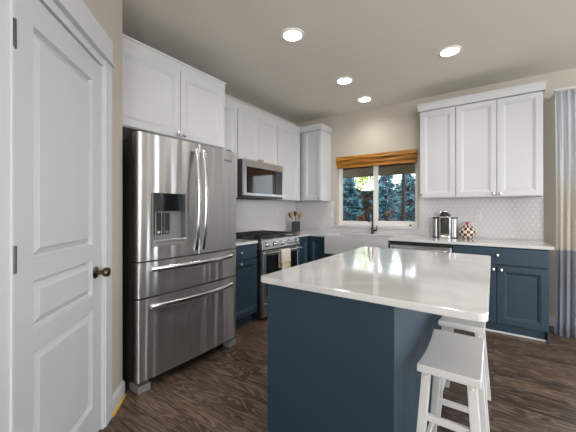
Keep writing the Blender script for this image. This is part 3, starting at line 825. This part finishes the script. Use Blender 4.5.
# ------------------------------------------------------------------ stools
def make_stool(label, loc):
    t = thing('saddle_stool', label, 'stool', loc, 0, 'white saddle stools tucked under the island')
    SW, SL, SH, TH = .228, .445, .612, .034     # width in x, length in y
    mb = MB(); nx, ny = 6, 14
    def top(x, y): return SH - .024*math.cos(PI*y/SL)**1.0*(1) if abs(y) <= SL/2 else SH
    T = [[mb.b.verts.new((-SW/2+SW*i/nx, -SL/2+SL*j/ny, top(0, -SL/2+SL*j/ny))) for j in range(ny+1)] for i in range(nx+1)]
    B = [[mb.b.verts.new((-SW/2+SW*i/nx, -SL/2+SL*j/ny, SH-TH-.010*math.cos(PI*(-.5+j/ny)))) for j in range(ny+1)] for i in range(nx+1)]
    for i in range(nx):
        for j in range(ny):
            mb.b.faces.new((T[i][j], T[i+1][j], T[i+1][j+1], T[i][j+1])).smooth = True
            mb.b.faces.new((B[i][j], B[i+1][j], B[i+1][j+1], B[i][j+1])).smooth = True
    for i in range(nx):
        for j in (0, ny): mb.b.faces.new((T[i][j], T[i+1][j], B[i+1][j], B[i][j]))
    for j in range(ny):
        for i in (0, nx): mb.b.faces.new((T[i][j], T[i][j+1], B[i][j+1], B[i][j]))
    mb.build('seat', 'stool_white', t, bevel=.004)
    def lp(sx, sy, z):                       # leg centre at height z
        k = 1-z/(SH-TH); return (sx*(SW/2-.032+.040*k), sy*(SL/2-.045+.045*k))
    for sx in (-1, 1):
        for sy in (-1, 1):
            a = lp(sx, sy, .0015); c = lp(sx, sy, SH-TH-.001)
            mb = MB(); mb.bar((*a, .0015), (*c, SH-TH-.004), .034, .040); lg = mb.build('leg', 'stool_white', t, bevel=.003)
            mb = MB(); p = lp(sx, sy, .555); mb.lathe([(.001, -.004), (.006, -.003), (.007, 0)], c=(p[0], p[1]+sy*0-.0205, .555), seg=10, axis='y'); mb.build('bolt', 'plate_white', lg)
    for z, sy in ((.385, -1), (.24, 1)):
        if True:
            a = lp(-1, sy, z); c = lp(1, sy, z)
            mb = MB(); mb.box(a[0]+.017, c[0]-.017, a[1]-.009, a[1]+.009, z-.014, z+.014); mb.build('rung', 'stool_white', t, bevel=.003)
    for sx in (-1, 1):
        z = .15; a = lp(sx, -1, z); c = lp(sx, 1, z)
        mb = MB(); mb.box(a[0]-.009, a[0]+.009, a[1]+.02, c[1]-.02, z-.014, z+.014); mb.build('rung', 'stool_white', t, bevel=.003)
    return t
s1 = make_stool('white wooden saddle stool nearest the camera, its whole seat in view', (-.150, 1.548, 0))
s2 = copy_tree(s1); s2.location = (-.150, 2.145, 0)
s2['label'] = 'white wooden saddle stool behind the front one, seat mostly hidden under the island top'

# ------------------------------------------------------------------ counter items
# coffee machine
cm = thing('coffee_machine', 'black and chrome espresso coffee machine on the counter right of the window', 'coffee machine', (-.485, YB-.20, ZT), math.radians(5))
b = MB(); b.prism([(-.060, -.06), (.060, -.06), (.062, -.02), (.062, .10), (-.062, .10), (-.062, -.02)], .001, .262); b.build('body', 'chrome', cm, bevel=.004)
b = MB(); b.prism([(-.045, -.068), (.045, -.068), (.049, -.0605), (-.049, -.0605)], .055, .25); b.build('front_panel', 'black_plastic', cm, bevel=.002)
b = MB(); b.lathe([(.03, 0), (.03, -.012), (.02, -.014)], c=(0, -.069, .20), seg=16, axis='y'); b.build('brew_spout', 'cast_iron', cm)
b = MB(); b.box(-.05, .05, -.125, -.061, .001, .03); b.build('drip_tray', 'chrome', cm, bevel=.004)
b = MB(); b.lathe([(.060, .2625), (.064, .275), (.060, .290), (.042, .308), (.018, .314)], c=(0, .02, 0), seg=24); b.build('lid', 'cast_iron', cm)
b = MB(); b.tube([(-.058, -.02, .275), (-.045, -.045, .31), (0, -.05, .325), (.045, -.045, .31), (.058, -.02, .275)], .007, 8); b.build('lid_handle', 'chrome', cm)
for sx in (-1, 1):
    b = MB(); b.lathe([(.034, .012), (.034, .235)], c=(sx*.100, .02, 0), seg=20); tk = b.build('water_tank', 'tank_steel', cm)
    b = MB(); b.lathe([(.037, .236), (.037, .25), (.034, .253)], c=(sx*.100, .02, 0), seg=20); b.build('tank_lid', 'matte_black', tk)
    b = MB(); b.lathe([(.037, .001), (.037, .012)], c=(sx*.100, .02, 0), seg=20); b.build('tank_base', 'matte_black', tk)
# cookie jar
cj = thing('cookie_jar', 'round checkered ceramic cookie jar with red knob lid on the counter', 'jar', (-.252, YB-.16, ZT))
b = MB(); b.lathe([(.05, .001), (.058, .006), (.082, .04), (.092, .075), (.088, .10), (.068, .125)], seg=28); b.build('bowl', 'checker_glaze', cj)
b = MB(); b.lathe([(.066, .1255), (.072, .130), (.055, .150), (.025, .162), (.012, .166)], seg=28); ld_ = b.build('lid', 'checker_glaze', cj)
b = MB(); b.lathe([(.010, .166), (.012, .172), (.022, .182), (.022, .192), (.010, .202)], seg=16); b.build('lid_knob', 'red_glaze', ld_)
# utensil crock
uc = thing('utensil_holder', 'square black utensil holder on the counter in the corner', 'utensil holder', (-2.605, YB-.30, ZT), math.radians(32))
mb = MB(); w = .066; h_ = .155
mb.box(-w, w, -w, w, .001, .008)
mb.box(-w, w, -w, -w+.006, .008, h_); mb.box(-w, w, w-.006, w, .008, h_); mb.box(-w, -w+.006, -w+.006, w-.006, .008, h_); mb.box(w-.006, w, -w+.006, w-.006, .008, h_)
mb.build('box', 'matte_black', uc, bevel=.002)
ut = [(-.03, -.036, -.055, -.036, .30, 'spoon', 'utensil_wood', 'wooden spoon leaning left in the black utensil holder'),
      (.0, .014, -.01, .014, .31, 'spatula', 'utensil_dark', 'dark slotted spatula upright in the black utensil holder'),
      (-.02, -.008, .062, -.008, .30, 'spoon', 'utensil_wood', 'wooden spoon leaning far right in the black utensil holder'),
      (.010, .036, -.065, .036, .28, 'spatula', 'utensil_dark', 'dark spatula leaning far left in the black utensil holder'),
      (.035, .036, .045, .036, .27, 'spatula', 'utensil_wood', 'short wooden spatula leaning right in the black utensil holder')]
R32 = Matrix.Rotation(math.radians(32), 3, 'Z')
for x0, y0, x1, y1, L2, kind, mm, lab in ut:
    o = R32 @ Vector((x0, y0, 0)); base_p = Vector((-2.605, YB-.30, ZT+.0125))+o
    top = Vector(((x1-x0)*1.5, y1-y0, L2)); top = R32 @ top
    t_ = thing('wooden_'+kind if 'wood' in mm else 'cooking_'+kind, lab, 'utensil', base_p, 0, 'utensils in the black holder')
    hp = top*.72
    b = MB(); b.tube([(0, 0, 0), tuple(hp)], .006, 8); b.build('handle', mm, t_)
    n = 7; dirv = top.normalized(); side = R32 @ Vector((1, 0, 0)); side = (side-dirv*side.dot(dirv)).normalized(); nor = dirv.cross(side)
    lps = []
    for i in range(n):
        k = i/(n-1); wd = .027*math.sin(PI*(.12+.8*k)) if kind == 'spoon' else .010+.018*min(1, k*2)
        c = hp+dirv*(k*.085)
        lps.append([tuple(c+side*wd*math.cos(a)+nor*.004*math.sin(a)) for a in [2*PI*j/10 for j in range(10)]])
    b = MB(); b.loft(lps); b.build('head', mm, t_)
# outlets
def outlet(label, loc, rz, group='outlets on the tiled backsplash'):
    t = thing('wall_outlet', label, 'outlet', loc, rz, group)
    b = MB(); b.box(-.036, .036, -.006, 0, -.058, .058); b.build('cover_plate', 'plate_white', t, bevel=.002)
    for z in (-.028, .028):
        b = MB(); b.box(-.017, .017, -.008, -.0062, z-.015, z+.015); s = b.build('socket', 'white_trim', t, bevel=.001)
        b = MB(); b.box(-.008, -.006, -.0086, -.0082, z-.006, z+.006); b.box(.006, .008, -.0086, -.0082, z-.006, z+.006); b.build('slots', 'matte_black', s)
outlet('white outlet on the tiled left wall right of the range', (XW+.0085, 3.72, 1.18), LW)
outlet('white outlet on the tiled wall between the corner cabinet and the window', (-2.14, YB-.0085, 1.18), 0)
outlet('white outlet on the tiled wall left of the coffee machine', (-.71, YB-.0085, 1.12), 0)
outlet('white outlet on the tiled wall right of the cookie jar', (-.15, YB-.0085, 1.19), 0)

# ------------------------------------------------------------------ window shade
sh = thing('bamboo_shade', 'golden woven bamboo roman shade pulled up at the top of the window', 'window shade', ((WX0+WX1)/2, YB+.002, WZ1-.001))
hw = (WX1-WX0)/2-.004
b = MB(); b.prism([(0, 0), (.05, 0), (.05, -.03), (.0, -.03)], -hw, hw, axis='x'); b.build('headrail', 'bamboo', sh)
for i, (z0_, z1_, y_) in enumerate(((-.062, -.0, -.030), (-.118, -.050, -.012), (-.178, -.105, .006))):
    b = MB(); b.prism([(y_, z1_), (y_-.006, z0_+.03), (y_-.010, z0_+.010), (y_-.002, z0_), (y_+.016, z0_+.004), (y_+.012, z0_+.03), (y_+.006, z1_)], -hw, hw, axis='x')
    b.build('fold', 'bamboo', sh)

# ------------------------------------------------------------------ curtain and rod
cu = thing('curtain', 'floor length curtain, uneven light painted in pale above and blue-grey below, hanging beside the right cabinet', 'curtain', (0, 0, 0))
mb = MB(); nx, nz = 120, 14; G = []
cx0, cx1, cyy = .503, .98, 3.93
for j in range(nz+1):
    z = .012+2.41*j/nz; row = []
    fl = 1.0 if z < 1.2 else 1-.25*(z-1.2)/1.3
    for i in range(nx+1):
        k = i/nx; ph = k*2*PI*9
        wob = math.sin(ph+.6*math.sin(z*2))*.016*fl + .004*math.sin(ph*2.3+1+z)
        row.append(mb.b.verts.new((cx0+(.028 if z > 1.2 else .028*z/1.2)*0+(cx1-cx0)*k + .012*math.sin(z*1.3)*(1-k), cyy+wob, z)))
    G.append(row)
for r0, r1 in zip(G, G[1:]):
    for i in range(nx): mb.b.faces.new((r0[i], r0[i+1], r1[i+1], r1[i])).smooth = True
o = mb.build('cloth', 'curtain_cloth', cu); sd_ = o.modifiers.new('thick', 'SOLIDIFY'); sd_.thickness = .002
rod = thing('curtain_rod', 'slim white curtain rod above the patio door', 'curtain rod', (0, 0, 0))
b = MB(); b.tube([(.50, cyy, 2.447), (3.3, cyy, 2.447)], .011, 10); b.build('pole', 'white_trim', rod)
for x in (.52, 3.25):
    b = MB(); b.box(x-.01, x+.01, cyy+.012, YB-.001, 2.437, 2.457); b.build('bracket', 'white_trim', rod)

# ------------------------------------------------------------------ recessed ceiling lights
can_labels = ['round recessed ceiling light nearest the refrigerator cabinet, largest on the left',
              'round recessed ceiling light high at the right, over the far end of the island',
              'round recessed ceiling light in the middle of the left row, in front of the range',
              'small round recessed ceiling light closest to the window, farthest away',
              'round recessed ceiling light over the near end of the island, above the frame']
def can(label, x, y):
    t = thing('ceiling_light', label, 'ceiling light', (x, y, ZC-.0005), 0, 'recessed ceiling lights')
    mb = MB(); n = 28
    prof = [(.098, 0), (.098, -.005), (.080, -.010), (.074, -.004)]
    loops = [[(r*math.cos(2*PI*i/n), r*math.sin(2*PI*i/n), z) for i in range(n)] for r, z in prof]
    mb.loft(loops, cap=False); mb.build('trim_ring', 'trim_can', t)
    mb = MB(); mb.lathe([(.001, -.0055), (.076, -.0055), (.076, -.001)], seg=n); mb.build('lens', 'lamp_glow', t)
    d = bpy.data.lights.new('bulb', 'SPOT'); d.energy = CAN_POWER; d.spot_size = math.radians(150); d.spot_blend = .8; d.shadow_soft_size = .07; d.color = (1.0, .95, .88)
    l = bpy.data.objects.new('bulb', d); COL.objects.link(l); l.parent = t; l.location = (0, 0, -.03)
for lb, (x, y) in zip(can_labels, ((-1.405, 2.09), (-.335, 3.15), (-1.41, 3.17), (-1.425, 3.86), (-.335, 2.09))): can(lb, x, y)
for x, y in ((1.5, 1.0), (1.5, 2.8), (.6, -.6)): can('round recessed ceiling light in the open room right of the kitchen', x, y)

# ------------------------------------------------------------------ outside the window
mb = MB(); mb.box(-60, 40, YB+.151, 80, -.35, -.05); o = mb.build('ground', 'soil'); o['kind'] = 'structure'
# porch roof: sloping boarded soffit, beam and post
pr_ = thing('porch_roof', 'dark wooden porch roof with beam and brown post outside the window', 'porch', (0, 0, 0))
mb = MB(); mb.prism([(YB+.16, 2.72), (7.3, 2.28), (7.3, 2.40), (YB+.16, 2.84)], -7, .6, axis='x'); mb.build('soffit', 'soffit_wood', pr_)
mb = MB(); mb.box(-7, .6, 7.0, 7.14, 2.08, 2.28); mb.build('beam', 'soffit_wood', pr_)
mb = MB(); mb.box(-1.715, -1.655, 7.04, 7.10, -.05, 2.08); mb.build('post', 'post_wood', pr_)
mb = MB(); mb.box(-5.4, -5.26, 7.0, 7.14, -.05, 2.08); mb.build('post', 'post_wood', pr_)

def spruce(label, x, y, H, R, seed, zb=-.05):
    rnd = random.Random(seed)
    t = thing('blue_spruce', label, 'tree', (x, y, zb), 0, 'blue spruces beyond the porch')
    mb = MB(); mb.tube([(0, 0, 0), (0, 0, H*.5), (0, 0, H)], .10, 8, taper=[1, .6, .1]); mb.build('trunk', 'bark', t)
    mb = MB(); fb = mb.b
    def tuft(p, d, L, wd):
        d = d.normalized(); s = d.cross(Vector((rnd.uniform(-1, 1), rnd.uniform(-1, 1), rnd.uniform(-1, 1)))).normalized()
        for k in range(2):
            s2_ = s if k == 0 else d.cross(s)
            a = fb.verts.new(p-s2_*wd); b1 = fb.verts.new(p+s2_*wd); c1 = fb.verts.new(p+d*L+s2_*wd*.25); d1 = fb.verts.new(p+d*L-s2_*wd*.25)
            fb.faces.new((a, b1, c1, d1))
    z = .25
    while z < H*.97:
        r = R*(1-z/H)**.8
        nb = 9 if z < 2.6 else 6
        for k in range(nb):
            a = rnd.uniform(0, 2*PI)
            if math.sin(a) > .5 and rnd.random() < .6: continue
            dirv = Vector((math.cos(a), math.sin(a), rnd.uniform(-.25, .05))); rr = r*rnd.uniform(.75, 1.1)
            ns = max(4, int(rr/.09))
            for i in range(ns):
                q = (i+.5)/ns; p = Vector((0, 0, z))+dirv*rr*q + Vector((0, 0, -.25*q*q*rr*.5+.12*q**3*rr))
                span = (.34*(1-q)+.06)*min(1, rr)
                for m2 in range(5):
                    sgn = rnd.uniform(-1, 1); sd2 = Vector((-dirv.y, dirv.x, 0))*sgn
                    pp = p+sd2*span+Vector((0, 0, rnd.uniform(-.03, .03)))
                    tuft(pp, dirv+sd2*1.2+Vector((0, 0, rnd.uniform(-.4, .3))), rnd.uniform(.07, .13), .018)
        z += .085
    mb.build('needles', 'spruce_needles', t)
def leafy(label, x, y, H, R, m, seed, zb=-.05, n=2600, z0=.25, name='leafy_tree', ls=.07):
    rnd = random.Random(seed)
    t = thing(name, label, 'tree', (x, y, zb))
    mb = MB(); mb.tube([(0, 0, 0), (.05, 0, H*.5), (0, .05, H*.9)], .09, 8, taper=[1, .7, .2])
    blobs = []
    for i in range(16):
        a = rnd.uniform(0, 2*PI); q = rnd.uniform(.2, .8)
        c = Vector((math.cos(a)*R*q, math.sin(a)*R*q, H*rnd.uniform(z0, .95)))
        blobs.append((c, R*rnd.uniform(.28, .45)))
        mb.tube([(0, 0, max(.1, c.z-.5)), tuple(c)], .02, 5)
    mb.build('trunk', 'bark', t)
    mb = MB()
    for i in range(n):
        c, r = rnd.choice(blobs); v = Vector((rnd.gauss(0, 1), rnd.gauss(0, 1), rnd.gauss(0, 1))).normalized()*r*rnd.uniform(.6, 1)
        p = c+v; u = Vector((rnd.uniform(-1, 1), rnd.uniform(-1, 1), rnd.uniform(-1, 1))).normalized(); w = u.cross(Vector((rnd.random(), rnd.random(), .5))).normalized()
        s = ls*rnd.uniform(.6, 1.2)
        mb.b.faces.new([mb.b.verts.new(p+q) for q in (u*s, w*s*.6, -u*s, -w*s*.6)])
    mb.build('foliage', m, t)
spruce('blue spruce standing outside the left half of the window', -3.75, 8.75, 2.45, .88, 1)
spruce('blue spruce outside the right half of the window', -1.95, 8.75, 2.4, .88, 3)
spruce('blue spruce farther back, seen between the two nearer ones', -3.15, 10.7, 2.9, 1.0, 2)
spruce('blue spruce farther back at the left edge of the window', -5.3, 10.8, 2.8, 1.05, 4)
leafy('bright yellow-green tree beyond the hedge on the left', -6.9, 16.4, 3.75, 2.0, 'yellow_leaves', 5, n=6000)
leafy('bright yellow-green tree beyond the hedge on the right', -3.0, 15.5, 3.2, 1.2, 'yellow_leaves', 6, n=1200)
leafy('small rust-brown shrub in front of the right spruce', -2.25, 7.55, 1.3, .3, 'rust_leaves', 8, n=700, name='rust_shrub', ls=.035)
leafy('rust-brown shrub in front of the gap between the spruces', -2.85, 7.75, 1.5, .33, 'rust_leaves', 9, n=700, name='rust_shrub', ls=.035)
hd = thing('hedge', 'dark green hedge running behind the blue spruces', 'hedge', (0, 0, 0))
mb = MB(); mb.box(-12, 3, 12.5, 13.2, -.05, 2.0); mb.build('core', 'bark', hd)
mb = MB(); rnd = random.Random(11)
for i in range(9000):
    x = rnd.uniform(-9.5, 0); 
    if rnd.random() < .7: y, z = 12.42+rnd.uniform(-.12, .05), rnd.uniform(0, 2.1)
    else: y, z = rnd.uniform(12.4, 13.3), 2.03+rnd.uniform(-.05, .3)*(.6+.6*math.sin(x*3.1))
    u = Vector((rnd.uniform(-1, 1), rnd.uniform(-1, 1), rnd.uniform(-1, 1))).normalized(); w = u.cross(Vector((rnd.random(), rnd.random(), .5))).normalized()
    sc = rnd.uniform(.04, .08)
    mb.b.faces.new([mb.b.verts.new(Vector((x, y, z))+q) for q in (u*sc, w*sc*.6, -u*sc, -w*sc*.6)])
mb.build('leaves', 'hedge_leaves', hd)
